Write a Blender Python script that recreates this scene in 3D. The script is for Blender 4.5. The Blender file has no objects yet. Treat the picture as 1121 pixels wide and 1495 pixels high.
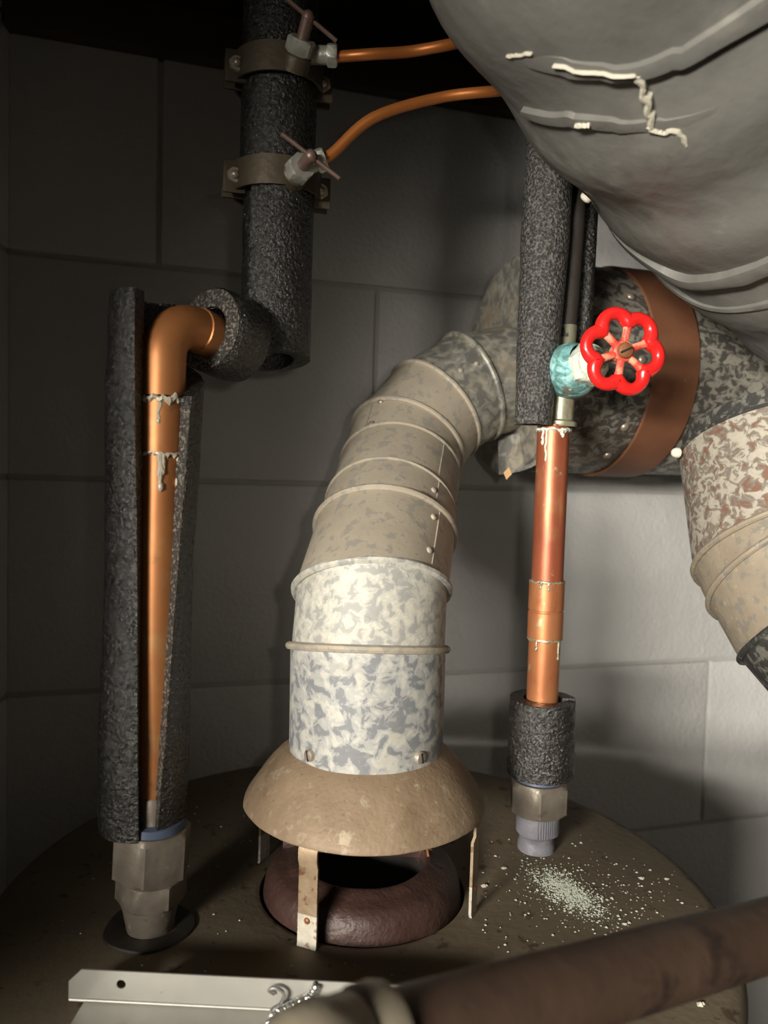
import bpy, bmesh, math, random
from mathutils import Vector, Matrix, Quaternion, noise
random.seed(7)
PI = math.pi
scene = bpy.context.scene
col = scene.collection

# ------------------------------------------------------------------ camera
FPX, PIT, ROL, CH = 1150.0, -0.0535, 0.029, 0.255       # focal in px, pitch, roll, height over the tank top
cp, sp, cr, sr = math.cos(PIT), math.sin(PIT), math.cos(ROL), math.sin(ROL)
cam_d = bpy.data.cameras.new('camera')
cam = bpy.data.objects.new('camera', cam_d); col.objects.link(cam); scene.camera = cam
cam_d.sensor_fit = 'VERTICAL'; cam_d.sensor_height = 36.0; cam_d.lens = FPX / 1495 * 36.0
cam_d.clip_start = 0.01
right = Vector((cr, -sr * sp, sr * cp)); up = Vector((-sr, -cr * sp, cr * cp)); fwd = Vector((0, cp, sp))
m = Matrix.Identity(4)
for i in range(3):
    m[i][0], m[i][1], m[i][2] = right[i], up[i], -fwd[i]
m[2][3] = CH
cam.matrix_world = m
cam_d.dof.use_dof = True; cam_d.dof.focus_distance = 0.47; cam_d.dof.aperture_fstop = 7.5

# ------------------------------------------------------------------ world, lights, exposure
w = bpy.data.worlds.new('world'); scene.world = w; w.use_nodes = True
w.node_tree.nodes['Background'].inputs[0].default_value = (1.0, 0.9, 0.75, 1)
w.node_tree.nodes['Background'].inputs[1].default_value = 0.03

def spot(name, loc, target, power, size, blend, radius, color):
    d = bpy.data.lights.new(name, 'SPOT'); d.energy = power; d.spot_size = math.radians(size)
    d.spot_blend = blend; d.shadow_soft_size = radius; d.color = color
    o = bpy.data.objects.new(name, d); col.objects.link(o); o.location = loc
    o.rotation_euler = (Vector(target) - Vector(loc)).to_track_quat('-Z', 'Y').to_euler()
    return o
for k in range(5):                    # a short row of lamps in the room behind, seen from inside as one wide soft source
    o = (k - 2) * .10
    spot('room_lamp', (-0.62 + .83 * o, -0.85 - .56 * o, 0.37), (0.29 + .5 * o, 0.395 - .34 * o, 0.15), 45.0, 41, 1.0, 0.06, (1.0, 0.935, 0.83))
spot('fill_light', (0.03, -0.01, 0.27), (0.10, 0.60, 0.22), 1.0, 66, 1.0, 0.006, (1.0, 0.92, 0.78))  # weak fill added beside the lens to bring out glints

vs = scene.view_settings
vs.view_transform = 'Standard'; vs.look = 'None'; vs.gamma = 1.0; vs.use_curve_mapping = False
vs.exposure = 0.0

def P(x, y, d):                       # a pixel of the survey and a distance -> a point in the room
    u, v = (x - 560.5) / FPX, -(y - 747.5) / FPX
    r = right * u + up * v + fwd
    return Vector((0, 0, CH)) + r * (d / r.y)
def T(x, y, z=0.0):                   # a pixel -> the point of a level surface
    u, v = (x - 560.5) / FPX, -(y - 747.5) / FPX
    r = right * u + up * v + fwd
    return Vector((0, 0, CH)) + r * ((z - CH) / r.z)

# ------------------------------------------------------------------ materials
def mat(name, ramp, scale=40, detail=4, distort=0.0, kind='noise', rough=0.5, metal=0.0, over=(), bump=(), spec=0.5, stretch=(1, 1, 1), rvar=0.0, seed=0.0):
    M = bpy.data.materials.new(name); M.use_nodes = True
    nt = M.node_tree; N = nt.nodes; L = nt.links
    b = N['Principled BSDF']
    tc = N.new('ShaderNodeTexCoord')
    mp = N.new('ShaderNodeMapping'); mp.inputs['Scale'].default_value = stretch
    mp.inputs['Location'].default_value = (seed, seed * 1.7, seed * .6)
    L.new(tc.outputs['Object'], mp.inputs[0]); co = mp.outputs[0]
    def nz(sc, det=4, rgh=.55, dis=0.0):
        n = N.new('ShaderNodeTexNoise'); n.inputs['Scale'].default_value = sc; n.inputs['Detail'].default_value = det
        n.inputs['Roughness'].default_value = rgh; n.inputs['Distortion'].default_value = dis
        L.new(co, n.inputs['Vector']); return n
    if kind == 'noise':
        f = nz(scale, detail, .55, distort).outputs['Fac']
    else:                             # crystal spangle of zinc plate
        n2 = nz(scale * 1.1, 3)
        mx = N.new('ShaderNodeVectorMath'); mx.operation = 'MULTIPLY_ADD'
        mx.inputs[1].default_value = (distort,) * 3
        L.new(n2.outputs['Color'], mx.inputs[0]); L.new(co, mx.inputs[2])
        vo = N.new('ShaderNodeTexVoronoi'); vo.inputs['Scale'].default_value = scale
        L.new(mx.outputs[0], vo.inputs['Vector'])
        sx = N.new('ShaderNodeSeparateColor'); L.new(vo.outputs['Color'], sx.inputs[0]); f = sx.outputs[0]
    rp = N.new('ShaderNodeValToRGB'); L.new(f, rp.inputs[0])
    e = rp.color_ramp.elements
    while len(e) < len(ramp): e.new(0.5)
    for k, (p, c) in enumerate(ramp):
        e[k].position = p; e[k].color = (*c, 1)
    if kind != 'noise': rp.color_ramp.interpolation = 'EASE'
    c = rp.outputs[0]
    for (oc, sc, lo, hi, amt) in over:
        n = nz(sc, 5, .6)
        mr = N.new('ShaderNodeMapRange'); mr.interpolation_type = 'SMOOTHSTEP'
        mr.inputs[1].default_value = lo; mr.inputs[2].default_value = hi; mr.inputs[4].default_value = amt
        L.new(n.outputs['Fac'], mr.inputs[0])
        mi = N.new('ShaderNodeMix'); mi.data_type = 'RGBA'
        L.new(mr.outputs[0], mi.inputs[0]); L.new(c, mi.inputs[6]); mi.inputs[7].default_value = (*oc, 1)
        c = mi.outputs[2]
    L.new(c, b.inputs['Base Color'])
    b.inputs['Roughness'].default_value = rough; b.inputs['Metallic'].default_value = metal
    b.inputs['Specular IOR Level'].default_value = spec
    if rvar:
        n = nz(scale * .6, 4)
        mr = N.new('ShaderNodeMapRange'); mr.inputs[3].default_value = rough - rvar; mr.inputs[4].default_value = rough + rvar
        L.new(n.outputs['Fac'], mr.inputs[0]); L.new(mr.outputs[0], b.inputs['Roughness'])
    prev = None
    for (sc, dist) in bump:
        n = nz(sc, 3)
        bp = N.new('ShaderNodeBump'); bp.inputs['Distance'].default_value = dist; bp.inputs['Strength'].default_value = 1.0
        L.new(n.outputs['Fac'], bp.inputs['Height'])
        if prev: L.new(prev.outputs[0], bp.inputs['Normal'])
        prev = bp
    if prev: L.new(prev.outputs[0], b.inputs['Normal'])
    return M

GAL = mat('galvanized_steel', [(0, (.27, .275, .27)), (.44, (.33, .33, .31)), (.475, (.45, .44, .395)), (.56, (.48, .47, .415)), (.60, (.55, .53, .455)), (1, (.54, .525, .46))], 165, 3, distort=.55, rough=.6, metal=.12, over=[((.30, .27, .21), 25, .50, .75, .45), ((.36, .36, .34), 330, .56, .62, .5), ((.16, .12, .09), 90, .68, .76, .5)], bump=[(60, .0004)])
GALBASE = mat('galvanized_steel_blue', [(0, (.17, .18, .19)), (.44, (.215, .225, .235)), (.47, (.36, .362, .35)), (.55, (.41, .41, .39)), (.59, (.49, .48, .43)), (1, (.53, .515, .46))], 125, 3, distort=.6, rough=.55, metal=.18, over=[((.34, .30, .22), 30, .56, .74, .4), ((.30, .31, .32), 260, .56, .62, .5), ((.10, .10, .11), 55, .68, .80, .4)], bump=[(60, .0004)])
GALDUST = mat('dusty_galvanized_steel', [(0, (.30, .27, .22)), (.45, (.40, .35, .275)), (1, (.47, .42, .33))], 60, 5, rough=.62, metal=.15,
          over=[((.26, .25, .225), 120, .52, .60, .65), ((.17, .12, .07), 45, .62, .78, .6), ((.12, .09, .06), 350, .64, .72, .5)], bump=[(50, .0005), (500, .0001)])
GALGREY = mat('grey_galvanized_steel', [(0, (.12, .12, .112)), (.45, (.17, .17, .155)), (.49, (.25, .245, .215)), (.57, (.29, .28, .24)), (.61, (.37, .355, .30)), (1, (.40, .38, .32))], 120, 3, distort=.6, rough=.5, metal=.35, over=[((.34, .28, .20), 26, .50, .68, .6), ((.16, .08, .05), 60, .66, .75, .6)], bump=[(60, .0005)])
GALDUCT = mat('mottled_duct_steel', [(0, (.07, .065, .058)), (.47, (.11, .102, .09)), (.51, (.26, .245, .21)), (.58, (.34, .32, .27)), (1, (.46, .43, .37))], 120, 3, distort=.8, rough=.5, metal=.3, over=[((.12, .08, .052), 16, .48, .66, .6)], bump=[(80, .0004)], stretch=(1, 1, 1.4))
GALRED = mat('rust_flecked_steel', [(0, (.19, .08, .05)), (.38, (.22, .12, .085)), (.43, (.20, .175, .145)), (.50, (.25, .225, .185)), (.535, (.42, .385, .32)), (1, (.54, .50, .43))], 135, 3, distort=.9, rough=.5, metal=.25, over=[((.22, .085, .05), 75, .62, .68, .7)], bump=[(80, .0004)], stretch=(1, 1, 1.3))
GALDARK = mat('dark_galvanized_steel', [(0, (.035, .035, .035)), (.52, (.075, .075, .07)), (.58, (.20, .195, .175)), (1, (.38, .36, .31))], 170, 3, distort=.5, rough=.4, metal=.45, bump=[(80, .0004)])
STRAP = mat('rusty_brown_steel', [(0, (.13, .055, .03)), (.5, (.20, .085, .045)), (1, (.26, .12, .065))], 30, 5, rough=.5, metal=.25, over=[((.30, .20, .13), 160, .66, .72, .5)], bump=[(300, .0001)])
COPPER = mat('aged_copper', [(0, (.36, .13, .045)), (.5, (.50, .20, .07)), (1, (.60, .27, .10))], 28, 5, rough=.46, metal=.5, over=[((.22, .11, .05), 60, .56, .72, .6), ((.55, .33, .14), 22, .52, .66, .6)], bump=[(30, .0003)], rvar=.1)
COPPERR = mat('stained_copper', [(0, (.30, .08, .04)), (.5, (.50, .19, .08)), (1, (.62, .34, .15))], 45, 5, rough=.4, metal=.55, over=[((.45, .42, .27), 120, .62, .70, .8), ((.25, .07, .04), 40, .55, .70, .6), ((.30, .42, .33), 60, .66, .74, .7)], bump=[(60, .0003)], rvar=.1, stretch=(1, 1, .5))
COPPERU = mat('reddened_copper', [(0, (.22, .05, .028)), (.5, (.36, .10, .05)), (1, (.50, .20, .09))], 40, 5, rough=.4, metal=.5, over=[((.45, .40, .26), 150, .63, .69, .8), ((.50, .26, .12), 30, .54, .68, .5), ((.28, .33, .24), 70, .66, .74, .6)], bump=[(60, .0003)], rvar=.1, stretch=(1, 1, .5))
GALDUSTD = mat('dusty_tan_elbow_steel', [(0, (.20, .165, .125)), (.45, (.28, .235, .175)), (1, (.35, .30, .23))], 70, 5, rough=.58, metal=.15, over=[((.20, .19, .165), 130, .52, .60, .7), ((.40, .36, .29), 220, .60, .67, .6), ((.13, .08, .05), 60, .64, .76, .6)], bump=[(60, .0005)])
TUBEC = mat('orange_copper_tube', [(0, (.42, .13, .03)), (1, (.60, .22, .06))], 60, 4, rough=.38, metal=.55)
SOLDER = mat('pale_solder', [(0, (.45, .40, .30)), (1, (.75, .70, .58))], 300, 3, rough=.4, metal=.2, bump=[(400, .0004)])
FOAM = mat('black_foam', [(0, (.008, .007, .006)), (.6, (.014, .0125, .011)), (1, (.03, .027, .024))], 500, 3, rough=.27, spec=1.0, bump=[(480, .0019), (1000, .0006)], rvar=.08)
FOAMG = mat('grey_foam', [(0, (.010, .0095, .009)), (.45, (.035, .033, .031)), (.6, (.11, .105, .10)), (1, (.30, .29, .27))], 560, 2, rough=.42, spec=.5, bump=[(560, .0022)])
FOAMCUT = mat('cut_foam', [(0, (.012, .011, .009)), (.52, (.04, .036, .031)), (.62, (.20, .18, .15)), (1, (.40, .37, .31))], 620, 3, rough=.5, bump=[(900, .001)])
PAINTW = mat('grey_block_paint', [(0, (.60, .595, .58)), (.5, (.65, .645, .63)), (1, (.69, .685, .67))], 14, 5, rough=.42, spec=.4,
             over=[((.05, .045, .04), 190, .735, .755, .8), ((.53, .52, .50), 6, .5, .75, .5)], bump=[(230, .0011), (35, .0014)])
JOINT = mat('painted_mortar', [(0, (.46, .45, .43)), (1, (.54, .53, .51))], 60, 4, rough=.6, bump=[(200, .0008)])
TANK = mat('tank_top_paint', [(0, (.115, .09, .06)), (.5, (.15, .12, .082)), (1, (.19, .155, .105))], 16, 5, rough=.66, spec=.22,
           over=[((.055, .035, .02), 60, .60, .68, .75), ((.06, .025, .01), 150, .64, .69, .8), ((.26, .24, .18), 420, .70, .74, .6)], bump=[(180, .0003)])
HOOD = mat('dusty_brown_hood', [(0, (.17, .115, .07)), (.5, (.25, .18, .115)), (1, (.33, .25, .165))], 45, 6, rough=.6, metal=.15,
           over=[((.40, .34, .25), 150, .56, .66, .55), ((.14, .085, .045), 38, .54, .70, .6), ((.46, .40, .28), 60, .64, .69, .6), ((.12, .075, .04), 300, .60, .68, .5)], bump=[(70, .0007), (400, .0003)])
COLLAR = mat('dark_brown_iron', [(0, (.035, .018, .014)), (.5, (.055, .028, .022)), (1, (.08, .043, .033))], 60, 5, rough=.5, metal=.1, over=[((.13, .065, .04), 220, .64, .72, .6)], bump=[(150, .001), (500, .0003)])
LEGM = mat('rusted_strap_steel', [(0, (.17, .10, .055)), (.5, (.34, .25, .16)), (1, (.45, .37, .27))], 120, 5, rough=.5, metal=.35, over=[((.14, .055, .03), 160, .56, .66, .8)], bump=[(200, .0003)])
LEGW = mat('pale_painted_foot', [(0, (.30, .25, .19)), (.5, (.52, .48, .40)), (1, (.65, .62, .55))], 200, 4, rough=.5, over=[((.25, .12, .06), 260, .58, .66, .8)])
RED = mat('red_enamel', [(0, (.58, .012, .012)), (.6, (.70, .018, .016)), (1, (.74, .04, .03))], 60, 3, rough=.28, spec=.55, over=[((.60, .36, .25), 260, .70, .74, .7), ((.22, .02, .015), 120, .66, .74, .4)], bump=[(90, .0006)])
PINK = mat('peach_lit_red_enamel', [(0, (.60, .02, .016)), (.46, (.64, .07, .045)), (.6, (.68, .30, .19)), (1, (.72, .46, .32))], 150, 4, rough=.45, bump=[(120, .0004)])  # peach in the ramp stands for the lit edges of the spokes
RUSTS = mat('rusty_screw', [(0, (.22, .085, .035)), (1, (.36, .16, .07))], 200, 4, rough=.5, metal=.4, bump=[(300, .0003)])
SCREW = mat('tarnished_screw', [(0, (.30, .24, .19)), (.5, (.45, .38, .31)), (1, (.55, .49, .42))], 250, 4, rough=.4, metal=.6, bump=[(300, .0002)])
DARK = mat('black_slot', [(0, (.008, .007, .006)), (1, (.014, .012, .01))], 90, 2, rough=.8)
TEAL = mat('verdigris_bronze', [(0, (.10, .14, .12)), (.40, (.13, .26, .25)), (.52, (.20, .48, .48)), (.62, (.40, .66, .64)), (1, (.75, .82, .76))], 110, 5, distort=1.5, rough=.42, metal=.15,
           over=[((.14, .12, .085), 75, .56, .64, .85), ((.80, .84, .76), 120, .63, .68, .8)], bump=[(140, .0016)])
CRUST = mat('white_green_crust', [(0, (.28, .40, .34)), (.5, (.62, .68, .58)), (1, (.80, .80, .70))], 200, 5, rough=.7, over=[((.13, .16, .12), 200, .62, .68, .8)], bump=[(180, .0016)])
BRASS = mat('green_tinged_brass', [(0, (.22, .20, .11)), (.5, (.34, .34, .24)), (1, (.36, .44, .36))], 90, 5, rough=.4, metal=.5, over=[((.36, .16, .09), 90, .57, .66, .7), ((.55, .53, .42), 150, .64, .72, .5)], bump=[(120, .0004)], stretch=(1, 1, .4))
BRASSB = mat('brown_brass', [(0, (.20, .13, .06)), (1, (.36, .25, .13))], 90, 5, rough=.35, metal=.6)
NUT = mat('scuffed_zinc_nut', [(0, (.14, .118, .092)), (.5, (.245, .212, .172)), (1, (.37, .33, .275))], 80, 5, rough=.42, metal=.45, over=[((.16, .10, .06), 130, .62, .70, .7), ((.50, .46, .39), 160, .64, .70, .5)], bump=[(120, .0005)])
NIPPLE = mat('blue_grey_sealed_nipple', [(0, (.15, .148, .17)), (.5, (.22, .217, .25)), (1, (.32, .315, .34))], 90, 5, rough=.5, metal=.1, over=[((.10, .085, .08), 140, .64, .70, .7)], bump=[(120, .001)])
BLUEP = mat('dull_blue_plastic', [(0, (.05, .07, .12)), (1, (.10, .13, .20))], 90, 3, rough=.5)
SADDLE = mat('drab_bronze_clamp', [(0, (.07, .055, .035)), (1, (.13, .105, .07))], 90, 4, rough=.5, metal=.4, bump=[(150, .0005)])
FITW = mat('pale_fitting_metal', [(0, (.22, .23, .20)), (.5, (.40, .40, .35)), (1, (.58, .58, .52))], 180, 4, rough=.4, metal=.4, bump=[(200, .0005)])
TROD = mat('dull_rose_rod', [(0, (.16, .10, .08)), (1, (.28, .19, .155))], 150, 4, rough=.45, metal=.5)
WRAP = mat('dusty_grey_wrap', [(0, (.115, .113, .102)), (.5, (.155, .152, .139)), (1, (.22, .213, .194))], 9, 5, rough=.5, spec=.35, metal=.1, over=[((.36, .345, .30), 20, .56, .72, .45), ((.085, .083, .075), 13, .52, .70, .6)], bump=[(14, .004), (60, .0008)])
TAPE = mat('pale_sealing_tape', [(0, (.36, .33, .26)), (.5, (.52, .49, .40)), (1, (.66, .63, .54))], 90, 5, rough=.5, bump=[(120, .001)])
BROWNP = mat('rusty_brown_pipe', [(0, (.032, .018, .012)), (.5, (.055, .032, .021)), (1, (.085, .052, .034))], 22, 5, rough=.55, metal=.1, over=[((.014, .009, .007), 40, .55, .70, .8), ((.15, .08, .035), 30, .66, .80, .5)], bump=[(80, .0006)])
UNION = mat('drab_pipe_union', [(0, (.17, .145, .105)), (1, (.27, .24, .18))], 40, 4, rough=.5, metal=.15, bump=[(90, .0005)])
SHEET = mat('bright_sheet_steel', [(0, (.34, .33, .30)), (.5, (.40, .39, .355)), (1, (.46, .45, .41))], 45, 5, rough=.42, metal=.35, over=[((.20, .17, .13), 170, .68, .74, .6)], bump=[(60, .0002)])
WIRE = mat('shiny_wire', [(0, (.45, .45, .44)), (1, (.70, .70, .68))], 90, 3, rough=.25, metal=.85)
CRUMB = mat('pale_green_crumbs', [(0, (.40, .46, .38)), (.5, (.62, .66, .55)), (1, (.78, .79, .69))], 120, 3, rough=.75)
FLAKE = mat('tan_flake', [(0, (.42, .24, .09)), (1, (.62, .42, .20))], 300, 3, rough=.6)
CHIP = mat('cream_chip', [(0, (.60, .56, .44)), (1, (.76, .73, .62))], 300, 3, rough=.6)
WOOD = mat('dark_old_wood', [(0, (.045, .028, .016)), (.5, (.075, .048, .028)), (1, (.11, .07, .042))], 30, 5, rough=.7, stretch=(.15, 1, 1), bump=[(90, .0008)])
CONC = mat('grey_concrete', [(0, (.12, .115, .105)), (1, (.20, .19, .175))], 12, 5, rough=.8, bump=[(60, .001)])
RUBBER = mat('dark_rubber', [(0, (.016, .013, .011)), (1, (.035, .028, .022))], 60, 4, rough=.6, bump=[(120, .0006)])

# ------------------------------------------------------------------ mesh helpers (world coordinates in, objects out)
class MB:
    def __init__(s): s.v = []; s.f = []
    def add(s, vs_, fs):
        n = len(s.v); s.v += [Vector(p) for p in vs_]; s.f += [tuple(i + n for i in f) for f in fs]; return s
    def grid(s, rings, closed_u=True, closed_v=False, cap0=False, cap1=False):
        n = len(rings[0]); k = len(rings); vs_ = [p for r in rings for p in r]; fs = []
        for i in range(k if closed_v else k - 1):
            j = (i + 1) % k
            for a in range(n if closed_u else n - 1):
                b = (a + 1) % n
                fs.append((i * n + a, i * n + b, j * n + b, j * n + a))
        if cap0: fs.append(tuple(reversed(range(n))))
        if cap1: fs.append(tuple((k - 1) * n + a for a in range(n)))
        return s.add(vs_, fs)
    def tube(s, pts, r, seg=16, closed=False, cap=True, flat=1.0):
        pts = [Vector(p) for p in pts]; k = len(pts)
        rr = r if isinstance(r, (list, tuple)) else [r] * k
        tans = []
        for i in range(k):
            a = pts[(i - 1) % k] if closed or i > 0 else pts[i]; b = pts[(i + 1) % k] if closed or i < k - 1 else pts[i]
            tans.append((b - a).normalized())
        u = perp(tans[0]); rings = []
        for i in range(k):
            if i: u = (tans[i - 1].rotation_difference(tans[i]) @ u)
            u = (u - tans[i] * u.dot(tans[i])).normalized(); v = tans[i].cross(u)
            rings.append([pts[i] + (u * math.cos(2 * PI * a / seg) + v * math.sin(2 * PI * a / seg) * flat) * rr[i] for a in range(seg)])
        return s.grid(rings, True, closed, cap and not closed, cap and not closed)
    def lathe(s, prof, base, d=(0, 0, 1), seg=32, phase=0.0, wob=0.0, cap0=False, cap1=False):
        d = Vector(d).normalized(); u = perp(d); v = d.cross(u); base = Vector(base); rings = []
        for (r, h) in prof:
            ring = []
            for a in range(seg):
                t = 2 * PI * a / seg + phase
                q = base + d * h + (u * math.cos(t) + v * math.sin(t)) * r
                if wob: q += (u * math.cos(t) + v * math.sin(t)) * wob * (noise.noise(q * 60))
                ring.append(q)
            rings.append(ring)
        return s.grid(rings, True, False, cap0, cap1)
    def hexnut(s, base, d, r, h, phase=0.0, bore=0.0, ch=.12):
        d = Vector(d).normalized(); u = perp(d); v = d.cross(u); base = Vector(base)
        seg = 36; rings = []
        apo = r * math.cos(PI / 6)
        def ring(hh, lim):
            out = []
            for a in range(seg):
                t = 2 * PI * a / seg + phase
                loc = ((t - phase) % (PI / 3)) - PI / 6
                q = min(apo / math.cos(loc), lim)
                out.append(base + d * hh + (u * math.cos(t) + v * math.sin(t)) * q)
            return out
        c = r * ch
        rings = [ring(0, apo * .98), ring(c, r), ring(h - c, r), ring(h, apo * .98)]
        if bore: rings += [[base + d * h + (p - base - d * h).normalized() * bore for p in rings[-1]]]
        return s.grid(rings, True, False, True, True)
    def box(s, c, ax, ay, az, bev=0.0):
        c, ax, ay, az = map(Vector, (c, ax, ay, az))     # half-axes
        bm = bmesh.new(); bmesh.ops.create_cube(bm, size=2)
        if bev:
            M = Matrix.Diagonal((ax.length, ay.length, az.length, 1)); bmesh.ops.transform(bm, matrix=M, verts=bm.verts)
            bmesh.ops.bevel(bm, geom=list(bm.edges), offset=bev, segments=2, profile=.6, affect='EDGES')
            ax, ay, az = ax.normalized(), ay.normalized(), az.normalized()
        bm.verts.index_update()
        s.add([c + ax * v.co.x + ay * v.co.y + az * v.co.z for v in bm.verts], [tuple(v.index for v in f.verts) for f in bm.faces])
        bm.free(); return s
    def blob(s, c, r, sub=2, squash=(1, 1, 1), rough_=0.0, ax=None):
        bm = bmesh.new(); bmesh.ops.create_icosphere(bm, subdivisions=sub, radius=1)
        c = Vector(c); bm.verts.index_update(); q = Quaternion() if ax is None else Vector((0, 0, 1)).rotation_difference(Vector(ax))
        vs_ = []
        for v in bm.verts:
            p = Vector((v.co.x * squash[0], v.co.y * squash[1], v.co.z * squash[2])) * r
            if rough_: p *= 1 + rough_ * noise.noise((c * 900 + v.co * 1.7))
            vs_.append(c + q @ p)
        s.add(vs_, [tuple(v.index for v in f.verts) for f in bm.faces]); bm.free(); return s

def perp(d):
    d = Vector(d).normalized()
    a = Vector((0, 0, 1)) if abs(d.z) < .9 else Vector((1, 0, 0))
    return (a - d * a.dot(d)).normalized()
ORG = {}
def build(name, mb, M, parent=None, smooth=40, origin=None, **props):
    if parent is not None: o0 = ORG[parent.name]
    elif origin is not None: o0 = Vector(origin)
    else:
        xs = [p.x for p in mb.v]; ys = [p.y for p in mb.v]
        o0 = Vector(((min(xs) + max(xs)) / 2, (min(ys) + max(ys)) / 2, min(p.z for p in mb.v)))
    me = bpy.data.meshes.new(name); me.from_pydata([p - o0 for p in mb.v], [], mb.f); me.update()
    bm = bmesh.new(); bm.from_mesh(me); bmesh.ops.recalc_face_normals(bm, faces=bm.faces)
    for e in bm.edges:
        if len(e.link_faces) == 2 and e.calc_face_angle(0) > math.radians(smooth): e.smooth = False
    for f in bm.faces: f.smooth = smooth > 0
    bm.to_mesh(me); bm.free()
    me.materials.append(M)
    o = bpy.data.objects.new(name, me); col.objects.link(o)
    if parent is None: o.location = o0
    else: o.parent = parent
    ORG[o.name] = o0
    for k, v in props.items(): o[k] = v
    return o
def thing(name, loc, label, category, group=None):
    o = bpy.data.objects.new(name, None); o.empty_display_size = .02; col.objects.link(o); o.location = loc
    o['label'] = label; o['category'] = category
    if group: o['group'] = group
    ORG[o.name] = Vector(loc); return o
def tag(o, label, category, group=None):
    o['label'] = label; o['category'] = category
    if group: o['group'] = group
    return o
def copy_tree(o, parent=None):
    c = o.copy(); col.objects.link(c)
    if parent: c.parent = parent
    for ch in list(o.children): copy_tree(ch, c)
    return c
def slotted_screw(name, parent, pos, n, r, M=SCREW, slot_angle=0.6, h=None):
    h = h or r * .7; n = Vector(n).normalized(); pos = Vector(pos)
    s = build(name, MB().lathe([(r, -.001), (r, h * .45), (r * .86, h * .8), (r * .5, h * .97), (r * .02, h)], pos, n, 20, cap1=True), M, parent)
    u = perp(n); v = n.cross(u); a = u * math.cos(slot_angle) + v * math.sin(slot_angle)
    build('screw_slot', MB().box(pos + n * h * .9, a * r * .82, n.cross(a) * r * .13, n * h * .16), DARK, s)
    return s
def dome(name, parent, pos, n, r, M, h=None):
    h = h or r * .6
    return build(name, MB().lathe([(r * 1.05, -.0008), (r, h * .3), (r * .75, h * .75), (r * .4, h * .95), (r * .02, h)], pos, n, 14, cap1=True), M, parent)

# ------------------------------------------------------------------ structure
AZ = 0.296; WD = Vector((math.cos(AZ), math.sin(AZ), 0)); WN = Vector((-math.sin(AZ), math.cos(AZ), 0)); D0 = 0.755
def W(s, z, off=0.0): return WD * s + WN * (D0 + off) + Vector((0, 0, z))
FLOOR = -1.2; CEIL = 0.86
S0, S1 = -0.116, 1.10                       # corner with the left wall, corner with the right wall
COURSE, ZJ, SJ, BLK = 0.193, 0.2395, 0.216, 0.413
ztop = ZJ + 2 * COURSE - .012
def wall_mb(a, b, z0, z1, nrm, th=.10):
    c = (a + b) / 2; h = (b - a) / 2
    return MB().box(Vector((c.x, c.y, (z0 + z1) / 2)) + nrm * th / 2, Vector((h.x, h.y, 0)), nrm * th / 2, Vector((0, 0, (z1 - z0) / 2)))
wb = build('wall_back', wall_mb(W(S0 - .1, 0), W(S1 + .1, 0), FLOOR, ztop, WN), JOINT, kind='structure')
def block_mb(c, hx, hz, dx, n):             # a block face proud of the joint by 3 mm, softened arrises
    return MB().box(c - n * .0005, dx * hx, n * .0032, Vector((0, 0, hz)), .0018)
JW = .0022
for r in range(-7, 2):
    z0 = ZJ + r * COURSE; odd = r % 2
    s = SJ - 3 * BLK + (0 if odd == 0 else BLK / 2)
    while s < S1:
        a, b = max(s, S0) + JW, min(s + BLK, S1) - JW
        if b - a > .02:
            c = W((a + b) / 2, z0 + COURSE / 2)
            build('block', block_mb(c, (b - a) / 2, COURSE / 2 - JW, WD, WN), PAINTW, wb)
        s += BLK
# left wall comes forward from the corner
CL = W(S0, 0); LN = Vector((-1, 0, 0)); LD = Vector((0, -1, 0))
wl = build('wall_left', wall_mb(CL + Vector((0, .1, 0)), CL + Vector((0, -.66, 0)), FLOOR, CEIL, LN), JOINT, kind='structure')
for r in range(-7, 3):
    z0 = ZJ + r * COURSE
    s = .0 - (BLK / 2 if r % 2 else 0)
    while s < .66:
        a, b = max(s, 0) + JW, min(s + BLK, .66) - JW
        if b - a > .02:
            build('block', block_mb(CL + LD * ((a + b) / 2) + Vector((0, 0, z0 + COURSE / 2)), (b - a) / 2, COURSE / 2 - JW, LD, LN), PAINTW, wl)
        s += BLK
CR = W(S1, 0)
build('wall_right', wall_mb(CR + Vector((0, .1, 0)), CR + Vector((0, -1.9, 0)), FLOOR, CEIL, Vector((1, 0, 0))), CONC, kind='structure')
build('floor', MB().box(((CL.x + CR.x) / 2, .2, FLOOR - .05), ((CR.x - CL.x) / 2 + .1, 0, 0), (0, 1.1, 0), (0, 0, .05)), CONC, kind='structure')
ce = build('ceiling', MB().box(((CL.x + CR.x) / 2, .2, CEIL + .15), ((CR.x - CL.x) / 2 + .1, 0, 0), (0, 1.1, 0), (0, 0, .01)), WOOD, kind='structure')
for k in range(4):
    x = CL.x + .12 + k * .36
    yb = (W(0, 0).y + (x - W(0, 0).x) * math.tan(AZ)) - .04
    build('joist', MB().box((x, (yb - .8) / 2, CEIL + .05), (.019, 0, 0), (0, (yb + .8) / 2, 0), (0, 0, .09), .002), WOOD, ce)
build('trim_1', MB().box(W((S0 + S1) / 2, ztop + .02, .03), WD * (S1 - S0) / 2, WN * .05, (0, 0, .0195), .002), WOOD, kind='structure')
build('trim_2', MB().box(W((S0 + S1) / 2, (ztop + .04 + CEIL + .14) / 2, .06), WD * (S1 - S0) / 2, WN * .02, (0, 0, (CEIL + .14 - ztop - .04) / 2), .002), WOOD, kind='structure')

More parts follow.
